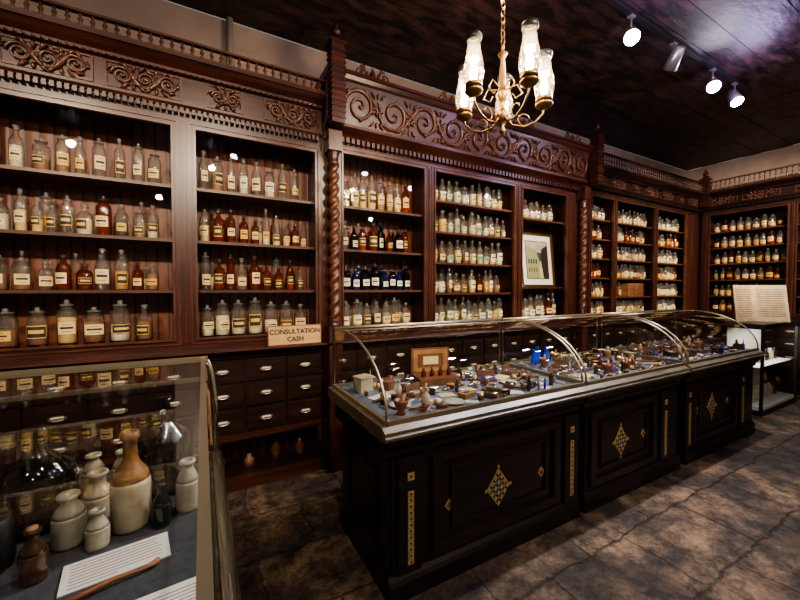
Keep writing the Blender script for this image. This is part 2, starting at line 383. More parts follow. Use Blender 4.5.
        for f in (.12,.36,.64,.88):
            cx=x0+L*f
            b.box(cx-.22,cx+.22,-.10,-.07,zt,zt+.025,'carve')
            for sg in (-1,1):
                spiral(b,cx+sg*.12,zt+.065,.055,-.085,'carve',pi/2,3*pi,.011,sg)
            b.lathe([(.02,0),(.035,.04),(.03,.08),(.012,.11),(0,.14)],cx,-.085,zt,'carve',8)
            b.tube([(cx-.35,-.085,zt+.01),(cx-.27,-.085,zt+.035),(cx-.18,-.085,zt+.02)],[.004,.014,.01],'carve',6)
            b.tube([(cx+.35,-.085,zt+.01),(cx+.27,-.085,zt+.035),(cx+.18,-.085,zt+.02)],[.004,.014,.01],'carve',6)
    for cx in cols: column(b,cx,-.075,'woodv',top+.12)
    for cx in fin: finial(b,cx,-.19 if corn!='gallery' else -.1,top+.14,ctop+.22,ctop+.42,'wood')
    return b.obj(name,loc,rz)

SH4=[1.22,1.60,1.98,2.38]
SH5=[1.22,1.57,1.90,2.23,2.56]
SH6=[1.22,1.50,1.78,2.06,2.34,2.62]
Y0=3.13
bays_l=[dict(x=(-2.35,-1.33),sh=SH4),dict(x=(-1.20,-.16),sh=SH4),dict(x=(-.03,.90),sh=SH4)]
cabinet('apothecary_wall_cabinet',(0,Y0,0),0,-2.6,.948,bays_l,ctop=3.27,gh=.11)
bays_c=[dict(x=(1.13,2.03),sh=SH4),dict(x=(2.14,3.31),sh=SH5),dict(x=(3.42,4.27),sh=[1.22,1.64,2.50])]
cabinet('apothecary_wall_cabinet',(0,Y0,0),0,.95,4.70,bays_c,top=2.85,corn='frieze',ctop=3.41,cols=(1.03,4.50),fin=(1.02,4.60))
bays_r=[dict(x=(4.78,5.33),sh=SH6),dict(x=(5.39,6.47),sh=SH6),dict(x=(6.53,7.50),sh=SH6)]
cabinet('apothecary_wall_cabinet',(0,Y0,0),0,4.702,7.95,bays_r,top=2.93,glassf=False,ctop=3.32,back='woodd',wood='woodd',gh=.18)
bays_g=[dict(x=(.10,1.10),sh=SH6),dict(x=(1.18,2.2),sh=SH6),dict(x=(2.28,3.3),sh=SH6)]
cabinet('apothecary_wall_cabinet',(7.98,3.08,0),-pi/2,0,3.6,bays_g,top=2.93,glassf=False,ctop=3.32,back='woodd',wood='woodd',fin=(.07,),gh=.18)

# ---------------------------------------------------------------- bottles
def bottle(b,x,y,z,h,r,kind,g,c,lab,seg=12,stop='g_stop',fill=.5):
    z+=.001
    if kind=='round':
        P=[(r*.92,0),(r,.02*h),(r,.56*h),(r*.93,.63*h),(r*.75,.69*h),(r*.42,.74*h),(r*.36,.78*h),(r*.36,.85*h),(r*.52,.865*h),(r*.52,.88*h),(r*.3,.885*h)]
    elif kind=='jar':
        P=[(r*.92,0),(r,.02*h),(r,.68*h),(r*.88,.75*h),(r*.62,.78*h),(r*.62,.83*h),(r*.74,.84*h),(r*.74,.86*h)]
    else:
        r=r*.85
        P=[(r*.9,0),(r,.02*h),(r,.62*h),(r*.9,.70*h),(r*.45,.78*h),(r*.38,.86*h),(r*.55,.87*h),(r*.55,.885*h),(r*.3,.89*h)]
    b.lathe(P,x,y,z,g,seg)
    if c:
        rc=r*.92; ft=fill*h
        b.lathe([(rc*.95,.012*h),(rc,.03*h),(rc,ft),(0,ft+.004)],x,y,z,c,max(8,seg-2))
    hz=P[-1][1]
    if kind=='jar': S=[(r*.72,hz),(r*.78,hz+.02*h),(r*.5,hz+.035*h),(r*.2,hz+.05*h),(r*.3,hz+.09*h),(r*.24,hz+.12*h),(0,hz+.14*h)]
    elif kind=='round': S=[(r*.24,hz-.02*h),(r*.28,hz+.01*h),(r*.2,hz+.02*h),(r*.5,hz+.05*h),(r*.5,hz+.075*h),(r*.2,hz+.10*h),(0,hz+.105*h)]
    else: S=[(r*.24,hz-.02*h),(r*.2,hz+.015*h),(r*.36,hz+.04*h),(r*.42,hz+.07*h),(r*.34,hz+.10*h),(0,hz+.12*h)]
    b.lathe(S,x,y,z,stop,max(8,seg-4))
    if lab:
        if lab=='cream' and random.random()<.5: lab='goldl'
        dark=(lab=='goldl' and random.random()<.6)
        a=-pi/2+random.uniform(-.3,.3)
        lz0=z+h*random.uniform(.12,.22); lz1=lz0+h*random.uniform(.20,.34); da=random.uniform(.7,1.0)
        b.arc(x,y,lz0,lz1,r*1.02+.0005,a-da,a+da,lab,6)
        m=(lz0+lz1)/2; q=(lz1-lz0)
        if dark:
            b.arc(x,y,lz0+q*.08,lz1-q*.08,r*1.03+.001,a-da*.92,a+da*.92,'ink',5)
            b.arc(x,y,m-q*.12,m+q*.16,r*1.04+.0015,a-da*.7,a+da*.7,lab,4)
        else:
            b.arc(x,y,m-q*.06,m+q*.12,r*1.03+.001,a-da*.7,a+da*.7,'ink',4)
            b.arc(x,y,m-q*.3,m-q*.25,r*1.03+.001,a-da*.5,a+da*.5,'ink',4)
            b.arc(x,y,m+q*.27,m+q*.32,r*1.03+.001,a-da*.45,a+da*.45,'ink',4)
def row(b,x0,x1,z,hmax,pal,hr=(.7,.95),rr=(.030,.040),seg=12,y=.13,kinds=('round','slim','jar'),back=True,skip=0,gap=(.004,.02)):
    x=x0+.01; bx=x0+rr[1]*2.2
    while True:
        r=random.uniform(*rr)
        if x+2*r>x1-.01: break
        x+=r
        if random.random()>=skip:
            g,c,l,s=random.choice(pal)
            bottle(b,x,y+random.uniform(-.018,.012),z,hmax*random.uniform(*hr),r,random.choice(kinds),g,c,l,seg,s,random.uniform(.25,.58))
        x+=r+random.uniform(*gap)
    if back:
        while bx<x1-rr[1]-.02:
            g,c,l,s=random.choice(pal)
            bottle(b,bx,y+.125,z,hmax*random.uniform(*hr),random.uniform(*rr),random.choice(kinds),g,c,None,8,s,.45)
            bx+=rr[1]*2+.035
CL=('g_clear','c_white','cream','g_stop'); CY=('g_clear','c_yel','cream','g_stop'); CA=('g_clear','c_amber','cream','g_stop'); CB=('g_clear','c_brown','cream','g_stop')
CE=('g_clear',None,'cream','g_stop'); CD=('g_clear','c_dark','cream','g_stop'); AM=('g_amber','c_brown','cream','g_stopd'); BL=('g_blue','c_dark','white','g_stopd'); DK=('g_dark','c_dark','white','g_stopd')
CW=('g_clear','c_white','white','g_stop'); CYW=('g_clear','c_yel','white','g_stop'); CG=('g_clear','c_green','white','g_stop'); AO=('g_amber','c_amber','cream','g_stopd')
def bset(spec,loc=(0,Y0,0),rz=0):
    b=MB()
    for a in spec: row(b,**a)
    b.obj('apothecary_bottles',loc,rz)
for (xa,xb) in ((-2.32,-1.36),(-1.17,-.19)):
    bset([dict(x0=xa,x1=xb,z=2.38,hmax=.32,pal=[CE,CE,CL,CB,CE],hr=(.65,.98),rr=(.030,.048),back=False,gap=(.015,.04)),
      dict(x0=xa,x1=xb,z=1.98,hmax=.31,pal=[CE,CL,CD,CB,CY,CA,CE,AM],hr=(.6,1),rr=(.028,.05)),
      dict(x0=xa,x1=xb,z=1.60,hmax=.31,pal=[CD,CL,CA,CB,AM,CE],hr=(.58,1),rr=(.030,.052)),
      dict(x0=xa,x1=xb,z=1.235,hmax=.31,pal=[CB,CL,CD,CB,CY],hr=(.78,.97),rr=(.05,.062),kinds=('jar','round'),back=False,gap=(.02,.04))])
bset([dict(x0=-.01,x1=.88,z=2.38,hmax=.36,pal=[CE,CE,CL,CD,CW,CB,AM],hr=(.72,1),rr=(.034,.046),back=False,gap=(.015,.03)),
      dict(x0=-.01,x1=.88,z=1.98,hmax=.31,pal=[CE,CL,AM,CA,AM,CY,AM],hr=(.6,1),rr=(.028,.044)),
      dict(x0=-.01,x1=.88,z=1.60,hmax=.31,pal=[AM,CL,CD,CB,DK,AO,AM],hr=(.55,1),rr=(.030,.046)),
      dict(x0=-.01,x1=.88,z=1.235,hmax=.31,pal=[CL,CL,CD,CB,CY],hr=(.75,1),rr=(.046,.058),kinds=('jar','round'),back=False)])
bset([dict(x0=1.16,x1=2.0,z=2.38,hmax=.36,pal=[CY,CA,CY,AO,CY],hr=(.75,.95),rr=(.036,.05),kinds=('round','jar')),
      dict(x0=1.16,x1=2.0,z=1.98,hmax=.31,pal=[CD,DK,AM,CW,AO,DK],hr=(.7,.97),rr=(.034,.048)),
      dict(x0=1.16,x1=2.0,z=1.60,hmax=.30,pal=[BL,BL,DK,DK],hr=(.62,.9),rr=(.038,.048),kinds=('jar','round')),
      dict(x0=1.16,x1=2.0,z=1.235,hmax=.31,pal=[CL,CL,CYW,CD,CB],hr=(.72,.95),rr=(.045,.055),kinds=('jar','slim'))])
bset([dict(x0=2.17,x1=3.28,z=z if z>1.3 else 1.235,hmax=.29,pal=[CW,CYW,CG,CW,CB,CL,CY,('g_clear','c_white','gr','g_stop')] if i!=1 else [CYW,CB,CA,AM,CW],hr=(.72,1),rr=(.038,.052),seg=10,kinds=('jar','slim','round')) for i,z in enumerate(SH5)])
bset([dict(x0=3.45,x1=4.24,z=2.50,hmax=.27,pal=[CW,CG,CYW,CW],hr=(.75,.98),rr=(.045,.055),seg=10),
      dict(x0=3.45,x1=4.24,z=1.235,hmax=.34,pal=[CW,CB,AM,CD],hr=(.75,.98),rr=(.045,.055),seg=10)])
fs=[]
for (xa,xb) in ((4.8,5.31),(5.41,6.45),(6.55,7.48)):
    for i,z in enumerate(SH6):
        if xa==5.41 and i==1:
            fs.append(dict(x0=xa,x1=5.78,z=z,hmax=.23,pal=[CW,CYW,CB],hr=(.75,.98),rr=(.038,.048),seg=8,back=False)); continue
        fs.append(dict(x0=xa,x1=xb,z=z if z>1.3 else 1.235,hmax=.24,pal=[CL,CYW,CYW,CA,CY,CY] if i not in (2,4) else [CYW,CA,CY,CA,AO],hr=(.8,1),rr=(.038,.052),seg=8,kinds=('jar','slim'),gap=(.002,.012),back=False))
bset(fs)
gs=[]
for (xa,xb) in ((.12,1.08),(1.2,2.18)):
    for i,z in enumerate(SH6):
        gs.append(dict(x0=xa,x1=xb,z=z if z>1.3 else 1.235,hmax=.23,pal=[CA,CY,CB,AM,CB,CA,AO],hr=(.7,.98),rr=(.038,.052),seg=8,back=False,kinds=('jar','slim','round'),gap=(.002,.012)))
bset(gs,(7.98,3.08,0),-pi/2)

# ---------------------------------------------------------------- framed picture, paper, drawer box, sign
b=MB()
b.box(-.30,.30,0,.02,0,.70,'lwood'); b.box(-.27,.27,-.004,0,.025,.675,'paper')
b.box(-.21,.21,-.007,-.004,.10,.60,'felt')
b.box(-.20,.20,-.008,-.007,.45,.59,'stoneg')
b.add([(-.20,-.0085,.11),(.02,-.0085,.11),(.05,-.0085,.30),(-.02,-.0085,.48),(-.20,-.0085,.53)],[(0,1,2,3,4)],'c_green')
b.add([(.20,-.0085,.11),(.10,-.0085,.11),(.06,-.0085,.36),(.09,-.0085,.50),(.20,-.0085,.55)],[(0,1,2,3,4)],'c_dark')
b.add([(.02,-.009,.11),(.10,-.009,.11),(.065,-.009,.34),(.05,-.009,.34)],[(0,1,2,3)],'stone')
for i in range(4):
    b.box(-.17+i*.045,-.145+i*.045,-.0095,-.0085,.30,.36,'c_dark'); b.box(-.17+i*.045,-.145+i*.045,-.0095,-.0085,.19,.25,'leather')
for (p,q,r,s_) in ((-.31,.31,-.0,.025),(-.31,.31,.675,.70),(-.31,-.285,.025,.675),(.285,.31,.025,.675)): b.box(p,q,-.018,0,r,s_,'abrass')
o=b.obj('framed_picture',(3.86,Y0+.10,1.642),0); o.rotation_euler=(radians(-6),0,radians(0))
b=MB(); b.box(-.055,.055,0,.004,0,.26,'paper')
for i in range(9): b.box(-.045,.045,-.001,0,.03+i*.024,.036+i*.024,'ink')
o=b.obj('handwritten_note',(3.485,Y0+.075,1.642)); o.rotation_euler=(radians(-8),0,0)
b=MB(); b.box(0,.42,0,.22,0,.2,'lwood'); b.box(.42,.425,0,.22,0,.2,'wood')
for i in range(3):
    for j in range(3):
        b.box(.01+i*.137,.137+i*.137-.006,-.008,0,.01+j*.063,.065+j*.063,'leather'); b.lathe([(.006,-.006),(.009,0),(0,.006)],.072+i*.137,-.013,.038+j*.063,'brass',8)
b.obj('small_drawer_chest',(5.85,Y0+.06,1.502))
b=MB(); b.box(0,.44,0,.02,0,.165,'leather'); b.box(.008,.432,-.004,0,.008,.157,'signw')
sign=b.obj('consultation_sign',(.47,Y0-.085,1.142)); sign.rotation_euler=(radians(-4),0,0)
def text(body,size,loc,rot,parent,mat='ink',name='lettering'):
    c=bpy.data.curves.new(name,'FONT'); c.body=body; c.size=size; c.align_x='CENTER'; c.extrude=.0006; c.offset=.0014; c.materials.append(M[mat])
    o=bpy.data.objects.new(name,c); SC.collection.objects.link(o); o.location=loc; o.rotation_euler=rot; o.parent=parent; return o
text('CONSULTATION',.054,(.22,-.006,.095),(pi/2,0,0),sign); text('CASH',.054,(.22,-.006,.033),(pi/2,0,0),sign)

# ---------------------------------------------------------------- shop counters with curved glass cases
def counter(x0,x1,yf=1.52,yb=2.40,panels=(),strips=(),diam=(),squares=()):
    b=MB(); E='ebony'
    X0,X1=x0+.08,x1-.01; F=yf+.08; B=yb-.10
    b.box(X0,X1,F,B,.12,.84,E)
    b.prism([(F-.03,.0),(F-.03,.09),(F-.02,.11),(F-.005,.13),(B,.13),(B,0)],X0-.025,X1,E)
    b.prism([(F-.0,.74),(F-.02,.76),(F-.025,.79),(F-.05,.82),(F-.06,.86),(B+.03,.86),(B+.03,.74)],X0-.05,X1,E)
    for (p,q,r,s_) in ((F+.02,B-.02,.14,.2),(F+.02,B-.02,.68,.74),(F+.02,F+.1,.2,.68),(B-.1,B-.02,.2,.68)): b.box(X0-.018,X0,p,q,r,s_,'woodd')
    b.box(X0-.012,X0,F+.18,B-.18,.28,.60,'woodd')
    for sx in strips:
        b.box(sx-.07,sx+.07,F-.02,F,.13,.74,E)
        n=12; z0,z1=.17,.56
        for i in range(n):
            z=z0+(z1-z0)*i/n
            b.box(sx-.018,sx+.018,F-.024,F-.02,z+.002,z+(z1-z0)/n-.002,'gold')
            b.box(sx-.005,sx+.005,F-.0255,F-.024,z+.011,z+.021,'ink')
        b.box(sx-.02,sx+.02,F-.024,F-.02,.615,.655,'gold'); b.box(sx-.008,sx+.008,F-.0255,F-.024,.627,.643,'leather')
    for (a,c) in panels:
        for (p,q,r,s_) in ((a,c,.16,.21),(a,c,.67,.72),(a,a+.06,.21,.67),(c-.06,c,.21,.67)): b.box(p,q,F-.022,F,r,s_,'woodd')
        a2,c2=a+.13,c-.13
        for (p,q,r,s_) in ((a2,c2,.27,.282),(a2,c2,.60,.612),(a2,a2+.012,.282,.60),(c2-.012,c2,.282,.60)): b.box(p,q,F-.014,F,r,s_,'woodd')
    def dia(cx,cz,w,h,d,k):
        y0,y1=F-d,F-d+.004
        vs=[(cx-w,y0,cz),(cx,y0,cz-h),(cx+w,y0,cz),(cx,y0,cz+h)]; vs+=[(a,y1,c) for a,_,c in vs]
        b.add(vs,[(0,1,2,3),(0,4,5,1),(1,5,6,2),(2,6,7,3),(3,7,4,0)],k)
    for (cx,cz) in diam:
        dia(cx,cz,.092,.118,.004,'gold'); dia(cx,cz,.084,.108,.0055,'ink')
        for i in range(-3,4):
            for j in range(-3,4):
                if abs(i)+abs(j)<=3 and (i+j)%2: dia(cx+i*.0245,cz+j*.0315,.015,.019,.007,'stoneg' if abs(i)+abs(j)<3 else 'gold')
                elif abs(i)+abs(j)<=3: dia(cx+i*.0245,cz+j*.0315,.007,.009,.007,'gold')
        for sg in ((0,1),(0,-1),(1,0),(-1,0)): dia(cx+sg[0]*.10,cz+sg[1]*.129,.010,.013,.006,'gold')
    for (cx,cz) in squares:
        dia(cx,cz,.03,.036,.004,'gold'); dia(cx,cz,.018,.021,.0055,'leather')
    b.prism([(yf+.01,.86),(yf-.005,.87),(yf-.008,.885),(yf+.002,.892),(yf,.91),(yf+.03,.93),(yb,.93),(yb,.86)],x0,x1,'rim')
    b.box(x0+.05,x1-.02,yf+.07,yb-.05,.93,.933,'cloth')
    gx0,gx1=x0+.035,x1-.004; y0=yf+.045; y1=yb-.035; ym=yf+.66; H=1.34
    prof=[(y0,.93)]
    for i in range(1,15):
        a=pi/2*i/14; prof.append((ym-(ym-y0)*cos(a),.95+(H-.95)*sin(a)))
    prof.append((y1,H))
    n=len(prof); vs=[(gx0,y,z) for y,z in prof]+[(gx1,y,z) for y,z in prof]
    b.add(vs,[(i,n+i,n+i+1,i+1) for i in range(n-1)],'caseglass',True)
    for gx in (gx0,gx1):
        vs=[(gx,y,z) for y,z in prof]+[(gx,y1,.93)]
        b.add(vs,[tuple(range(len(vs)))],'caseglass')
    b.quad((gx0,y1,.93),(gx1,y1,.93),(gx1,y1,H),(gx0,y1,H),'caseglass')
    for gx in (gx0,gx1):
        b.tube([(gx,y,z) for y,z in prof]+[(gx,y1,.93)],.0075,'alu',8)
    b.box(gx0,gx1,y0-.012,y0+.012,.93,.955,'alu'); b.box(gx0,gx1,y1-.012,y1+.012,.93,.95,'alu'); b.box(gx0-.012,gx0+.012,y0,y1,.93,.955,'alu')
    b.tube([(gx0,y1,H),(gx1,y1,H)],.010,'alu',8); b.tube([(gx0,ym,H),(gx1,ym,H)],.006,'alu',8)
    return b.obj('glass_display_counter')
counter(.76,2.33,panels=((1.08,2.12),),strips=(.94,2.24),diam=((1.57,.40),),squares=((1.2,.40),(1.95,.40)))
counter(2.332,3.75,panels=((2.46,3.36),),strips=(3.5,),diam=((2.86,.42),),squares=((2.5,.42),(3.18,.42)))
counter(3.80,5.45,panels=((4.0,4.98),),strips=(3.93,5.12),diam=((4.42,.45),),squares=((4.12,.45),(4.78,.45)))

def item(b,t,x,y,z,S,R):
    a=random.uniform(-1.2,1.2); c,n=cos(a),sin(a)
    if t=='box':
        w,d,h=R*1.6,R*1.05,random.uniform(.015,.045)*S; k=random.choice(['leather','lwood','wood','c_dark','redw','blacki'])
        b.rbox(x,y,z,z+h,w,d,a,k); b.rbox(x,y,z+h,z+h+.008,w+.004,d+.004,a,k); b.rbox(x,y,z+h+.008,z+h+.009,w*.6,d*.5,a,random.choice(['cream','leather','goldl','white','felt']))
        b.rbox(x+n*d*.52,y-c*d*.52,z+h*.5,z+h*.85,.010,.003,a,'brass')
    elif t=='case':
        w,d=R*1.6,R*.95; b.rbox(x,y,z,z+.022,w,d,a,'leather'); b.rbox(x,y,z+.022,z+.024,w*.9,d*.85,a,random.choice(['felt','redw','blglass']))
        for q in (-1,0,1):
            ox,oy=-n*q*d*.25,c*q*d*.25
            b.tube([(x+ox-w*.38*c,y+oy-w*.38*n,z+.028),(x+ox+w*.38*c,y+oy+w*.38*n,z+.028)],[.004,.006],'silver',6)
        b.rbox(x-n*d*.55,y+c*d*.55,z,z+d*.9,w,.010,a,'leather')
    elif t=='roll':
        l=R*.8; b.tube([(x-l*c,y-l*n,z+.016),(x+l*c,y+l*n,z+.016)],.015,random.choice(['paper','leather','cream']),10)
        b.tube([(x-l*.2*c,y-l*.2*n,z+.016),(x+l*.2*c,y+l*.2*n,z+.016)],.0158,'c_brown',10)
    elif t=='tin':
        rr=R*.6; b.lathe([(rr,0),(rr,.022),(rr*1.06,.022),(rr*1.06,.032),(rr*.9,.034),(0,.034)],x,y,z,random.choice(['brass','silver','lwood','c_dark','redw']),14)
    elif t=='tool':
        l=R*1.2; b.tube([(x-l*c,y-l*n,z+.007),(x,y,z+.011),(x+l*c,y+l*n,z+.007)],[.007,.004,.006],random.choice(['silver','c_dark','brass','silver']),6)
        b.tube([(x+l*c*.3,y+l*n*.3,z+.009),(x+l*c*1.2,y+l*n*.8,z+.008)],[.009,.012],random.choice(['lwood','leather','wood']),6)
        b.tube([(x-l*c*.9-n*.012,y-l*n*.9+c*.012,z+.006),(x+l*c*.6,y+l*n*.6,z+.014)],[.003,.004],'silver',6)
    elif t=='scissors':
        l=R*1.1
        for sg in (-1,1):
            e=(x+l*c*.7-n*sg*.016,y+l*n*.7+c*sg*.016)
            b.tube([(x-l*c-n*-sg*.006,y-l*n+c*-sg*.006,z+.006),(x,y,z+.008),(*e,z+.006)],[.002,.005,.004],'silver',6)
            b.tube([(e[0]+.014*cos(t_),e[1]+.014*sin(t_),z+.006) for t_ in [2*pi*q/10 for q in range(11)]],.003,'silver',5)
    elif t=='pipe':
        l=R*1.1; b.tube([(x-l*c,y-l*n,z+.010),(x,y,z+.014),(x+l*c*.8,y+l*n*.8,z+.014),(x+l*c,y+l*n,z+.045)],[.006,.008,.017,.022],random.choice(['leather','c_dark','stonet','redw']),8)
    elif t=='vial':
        h=random.uniform(.07,.13); rr=R*.38; k=random.choice(['brglass','dkglass','stone','brglass','brglass','blglass'])
        b.lathe([(rr,0),(rr,h*.6),(rr*.45,h*.72),(rr*.45,h*.9),(rr*.6,h*.92),(0,h*.93)],x,y,z,k,10); b.lathe([(rr*.4,h*.92),(rr*.45,h),(0,h)],x,y,z,'cork',8)
    elif t=='bowl':
        rr=R*.75; b.lathe([(rr*.5,0),(rr*.55,.004),(rr*.9,.025),(rr,.038),(rr*.93,.038),(rr*.8,.022),(0,.010)],x,y,z,random.choice(['stone','stoneg','brass','lwood']),14)
    elif t=='book':
        w,d=R*1.5,R*1.1
        b.rbox(x,y,z,z+.004,w,d,a,'leather'); b.rbox(x,y,z+.004,z+.026,w*.96,d*.94,a,'paper'); b.rbox(x,y,z+.026,z+.030,w,d,a,random.choice(['leather','c_dark','redw']))
    elif t=='paper':
        w,d=R*1.7,R*1.15; b.rbox(x,y,z,z+.002,w,d,a*.4,random.choice(['paper','cream','paper']))
        a*=.4; c,n=cos(a),sin(a)
        for i in range(4): b.rbox(x-n*(i-1.5)*d*.2,y+c*(i-1.5)*d*.2,z+.002,z+.0025,w*.75,.003,a,'ink')
    elif t=='dish':
        rr=R*.8; b.lathe([(rr*.6,0),(rr,.010),(rr*.95,.013),(rr*.6,.006),(0,.005)],x,y,z,random.choice(['silver','stoneg','brass']),16)
    else:
        s=R/.05
        b.lathe([(.022*s,0),(.024*s,.006),(.014*s,.016),(.030*s,.05),(.036*s,.078),(.031*s,.078),(.022*s,.035),(0,.022)],x,y,z,random.choice(['lwood','brass','leather','redw']),14)
        b.tube([(x,y,z+.025),(x+.03,y+.01,z+.105)],[.010,.007],'lwood',8)
TY=['box','box','tin','paper','paper','tool','tool','tool','scissors','scissors','pipe','pipe','vial','vial','vial','bowl','book','mortar','case','case','roll','dish']
def contents(x0,x1,skip=()):
    b=MB(); placed=[]
    for R,tries in ((.085,30),(.062,300),(.046,900),(.033,1800),(.022,1800)):
        for _ in range(tries):
            x=random.uniform(x0+R,x1-R); y=random.uniform(1.60+R,2.33-R)
            if any(a-R<x<c+R and d-R<y<e+R for a,c,d,e in skip): continue
            if any((x-p)**2+(y-q)**2<(R+r)**2*.72 for p,q,r in placed): continue
            placed.append((x,y,R))
            ty=random.choice(['box','book','case','paper','dish','paper','case']) if R>.08 else (random.choice(TY) if R>.025 else random.choice(['tin','tool','vial','roll','scissors','tool']))
            item(b,ty,x,y,.934,1.0+R*4,R*.95)
    b.obj('antique_medical_instruments')
contents(.87,2.27,skip=((1.32,1.66,2.0,2.33),(.84,1.0,2.10,2.3)))
contents(2.42,3.68,skip=((2.56,2.84,2.17,2.3),))
contents(3.90,5.36)
b=MB()
b.rbox(0,0,0,.05,.30,.20,0,'leather'); b.rbox(0,0,.05,.052,.27,.17,0,'redw')
b.box(-.15,.15,.10,.115,.04,.23,'leather'); b.box(-.135,.135,.096,.10,.055,.22,'lwood'); b.box(-.10,.10,.093,.096,.09,.19,'leather'); b.box(-.06,.06,.091,.093,.11,.17,'cream')
for i in range(4): b.lathe([(.018,0),(.018,.03),(.008,.045),(.010,.06),(0,.062)],-.1+i*.065,-.02,.052,'brglass',10)
b.obj('open_medicine_chest',(1.48,2.14,.935),radians(-12))
b=MB()
for i,(dx,dy,h) in enumerate([(0,0,.13),(.07,.02,.15),(.14,-.01,.12),(.2,.03,.14)]):
    b.lathe([(.026,0),(.027,.01),(.027,h*.6),(.012,h*.75),(.012,h*.9),(.017,h*.92),(.017,h),(0,h)],dx,dy,0,'blglass',14)
b.obj('blue_glass_bottles',(2.6,2.22,.935))
b=MB(); b.rbox(0,0,0,.09,.10,.08,.3,'stoneg'); b.rbox(0,0,.09,.1,.11,.09,.3,'stone'); b.obj('white_ceramic_box',(.93,2.18,.935))

# ---------------------------------------------------------------- near-left display case (curved glass end)
b=MB()
cx0,cx1,cy0,cy1=-1.7,.05,.16,1.60; H=1.33; tx=.022
b.box(cx0+.05,cx1-.03,cy0+.05,cy1-.05,.1,.84,'wood'); b.box(cx0+.03,cx1-.0,cy0+.03,cy1-.02,0,.1,'wood')
b.box(cx0,cx1+.02,cy0,cy1+.02,.84,.88,'wood')
b.box(cx0,cx1+.01,cy0,cy1+.005,.88,.925,'rim')
b.box(cx0+.04,cx1-.03,cy0+.04,cy1-.04,.925,.93,'felt')
ends=[(cx1-.008,.93),(cx1-.006,1.05),(cx1-.006,1.15),(cx1-.01,1.22),(cx1-.018,1.28),(tx,1.318),(tx-.015,H)]
for y in (cy0,cy1):
    vs=[(cx0,y,.93)]+[(x,y,z) for x,z in ends]+[(cx0,y,H)]
    b.add(vs,[tuple(range(len(vs)))],'caseglass')
    b.tube([(x,y,z) for x,z in ends],.009,'alu',8)
n=len(ends)
b.add([(x,cy0,z) for x,z in ends]+[(x,cy1,z) for x,z in ends],[(i,n+i,n+i+1,i+1) for i in range(n-1)],'caseglass',True)
b.quad((cx0,cy0,.93),(cx0,cy1,.93),(cx0,cy1,H),(cx0,cy0,H),'caseglass')
b.quad((cx0,cy0,H),(tx-.015,cy0,H),(tx-.015,cy1,H),(cx0,cy1,H),'caseglass')
b.add([(tx-.030,cy0,H+.006),(tx-.016,cy0,H+.006),(tx-.010,cy1,H+.006),(tx-.024,cy1,H+.006),(tx-.030,cy0,H-.006),(tx-.016,cy0,H-.006),(tx-.010,cy1,H-.006),(tx-.024,cy1,H-.006)],
      [(0,1,2,3),(7,6,5,4),(0,4,5,1),(1,5,6,2),(2,6,7,3),(3,7,4,0)],'alu')
b.box(cx0,tx,cy1-.010,cy1+.010,H-.01,H+.010,'alu'); b.box(cx0,tx-.01,cy0-.012,cy0+.012,H-.01,H+.012,'alu'); b.box(cx0-.012,cx0+.012,cy0+.012,cy1-.012,H-.01,H+.012,'alu')
z,w=.945,.012
b.box(cx0,cx1,cy1-w,cy1+w,z-w,z+w,'alu'); b.box(cx0,cx1,cy0-w,cy0+w,z-w,z+w,'alu')
b.box(cx1-.018,cx1,cy0+w,cy1-w,z-w,z+w,'alu'); b.box(cx0-w,cx0+w,cy0+w,cy1-w,z-w,z+w,'alu')
b.box(cx0,cx1-.03,cy1-.035,cy1-.02,1.25,1.265,'alu')
b.obj('glass_display_case')
def pot(name,x,y,h,r,k,kt=None,neck=.4,sh=.62,cork=False):
    b=MB()
    P=[(r*.9,0),(r,.01),(r*1.0,sh*h*.9),(r*.97,sh*h),(r*.85,(sh+.07)*h),(r*neck*1.35,(sh+.17)*h),(r*neck,(sh+.23)*h),(r*neck,.92*h),(r*neck*1.35,.93*h),(r*neck*1.4,.96*h),(r*neck*1.3,h),(r*neck*.85,h),(r*neck*.8,.9*h),(0,.88*h)]
    b.lathe(P[:4],0,0,0,k,20); b.lathe(P[3:],0,0,0,kt or k,20)
    if cork: b.lathe([(r*neck*.8,.9*h),(r*neck*.85,1.04*h),(0,1.05*h)],0,0,0,'cork',12)
    b.obj(name,(x,y,.931))
pot('stoneware_bottle',-.18,1.25,.27,.048,'stone','stonet',.36,.5)
pot('stoneware_jar',-.31,1.235,.135,.036,'stoneg',None,.5,.6)
pot('stoneware_jar',-.242,1.185,.10,.026,'stoneg',None,.5,.55)
pot('stoneware_jar',-.272,1.345,.135,.038,'stone',None,.5,.5)
pot('stoneware_jar',-.042,1.265,.15,.032,'stoneg',None,.5,.6)
pot('dark_glass_bottle',-.105,1.21,.12,.024,'dkglass',None,.4,.55)
pot('brown_glass_bottle',-.345,1.12,.12,.026,'brglass',None,.45,.55,cork=True)
M['carboy']=glass('dark_green_carboy_glass',(.26,.27,.17),(.05,.06,.03),.12,.6,2.2,.03,milk=.05,mcol=(.25,.27,.15))
def demi(x,y,h,r):
    b=MB(); b.lathe([(r*.8,0),(r,.05*h),(r*1.05,.3*h),(r*1.0,.48*h),(r*.85,.60*h),(r*.5,.69*h),(r*.25,.76*h),(r*.2,.93*h),(r*.28,.94*h),(r*.28,h)],0,0,0,'carboy',24)
    b.obj('glass_carboy',(x,y,.931))
demi(-.41,1.385,.28,.085); demi(-.11,1.43,.31,.078); demi(-.61,1.42,.28,.08)
b=MB(); b.lathe([(.05,0),(.055,.02),(.055,.12),(.045,.13),(.045,.12),(0,.11)],0,0,0,'blacki',20); b.obj('black_tin_cup',(-.46,1.21,.931))
for (x,y,k) in ((-.75,1.25,'stone'),(-.62,1.15,'stone'),(-.235,1.50,'stoneg'),(-.315,1.51,'stone')): pot('stoneware_jar',x,y,.13,.032,k,None,.5,.6)
b=MB(); b.box(-.105,.105,-.055,.055,0,.003,'paper')
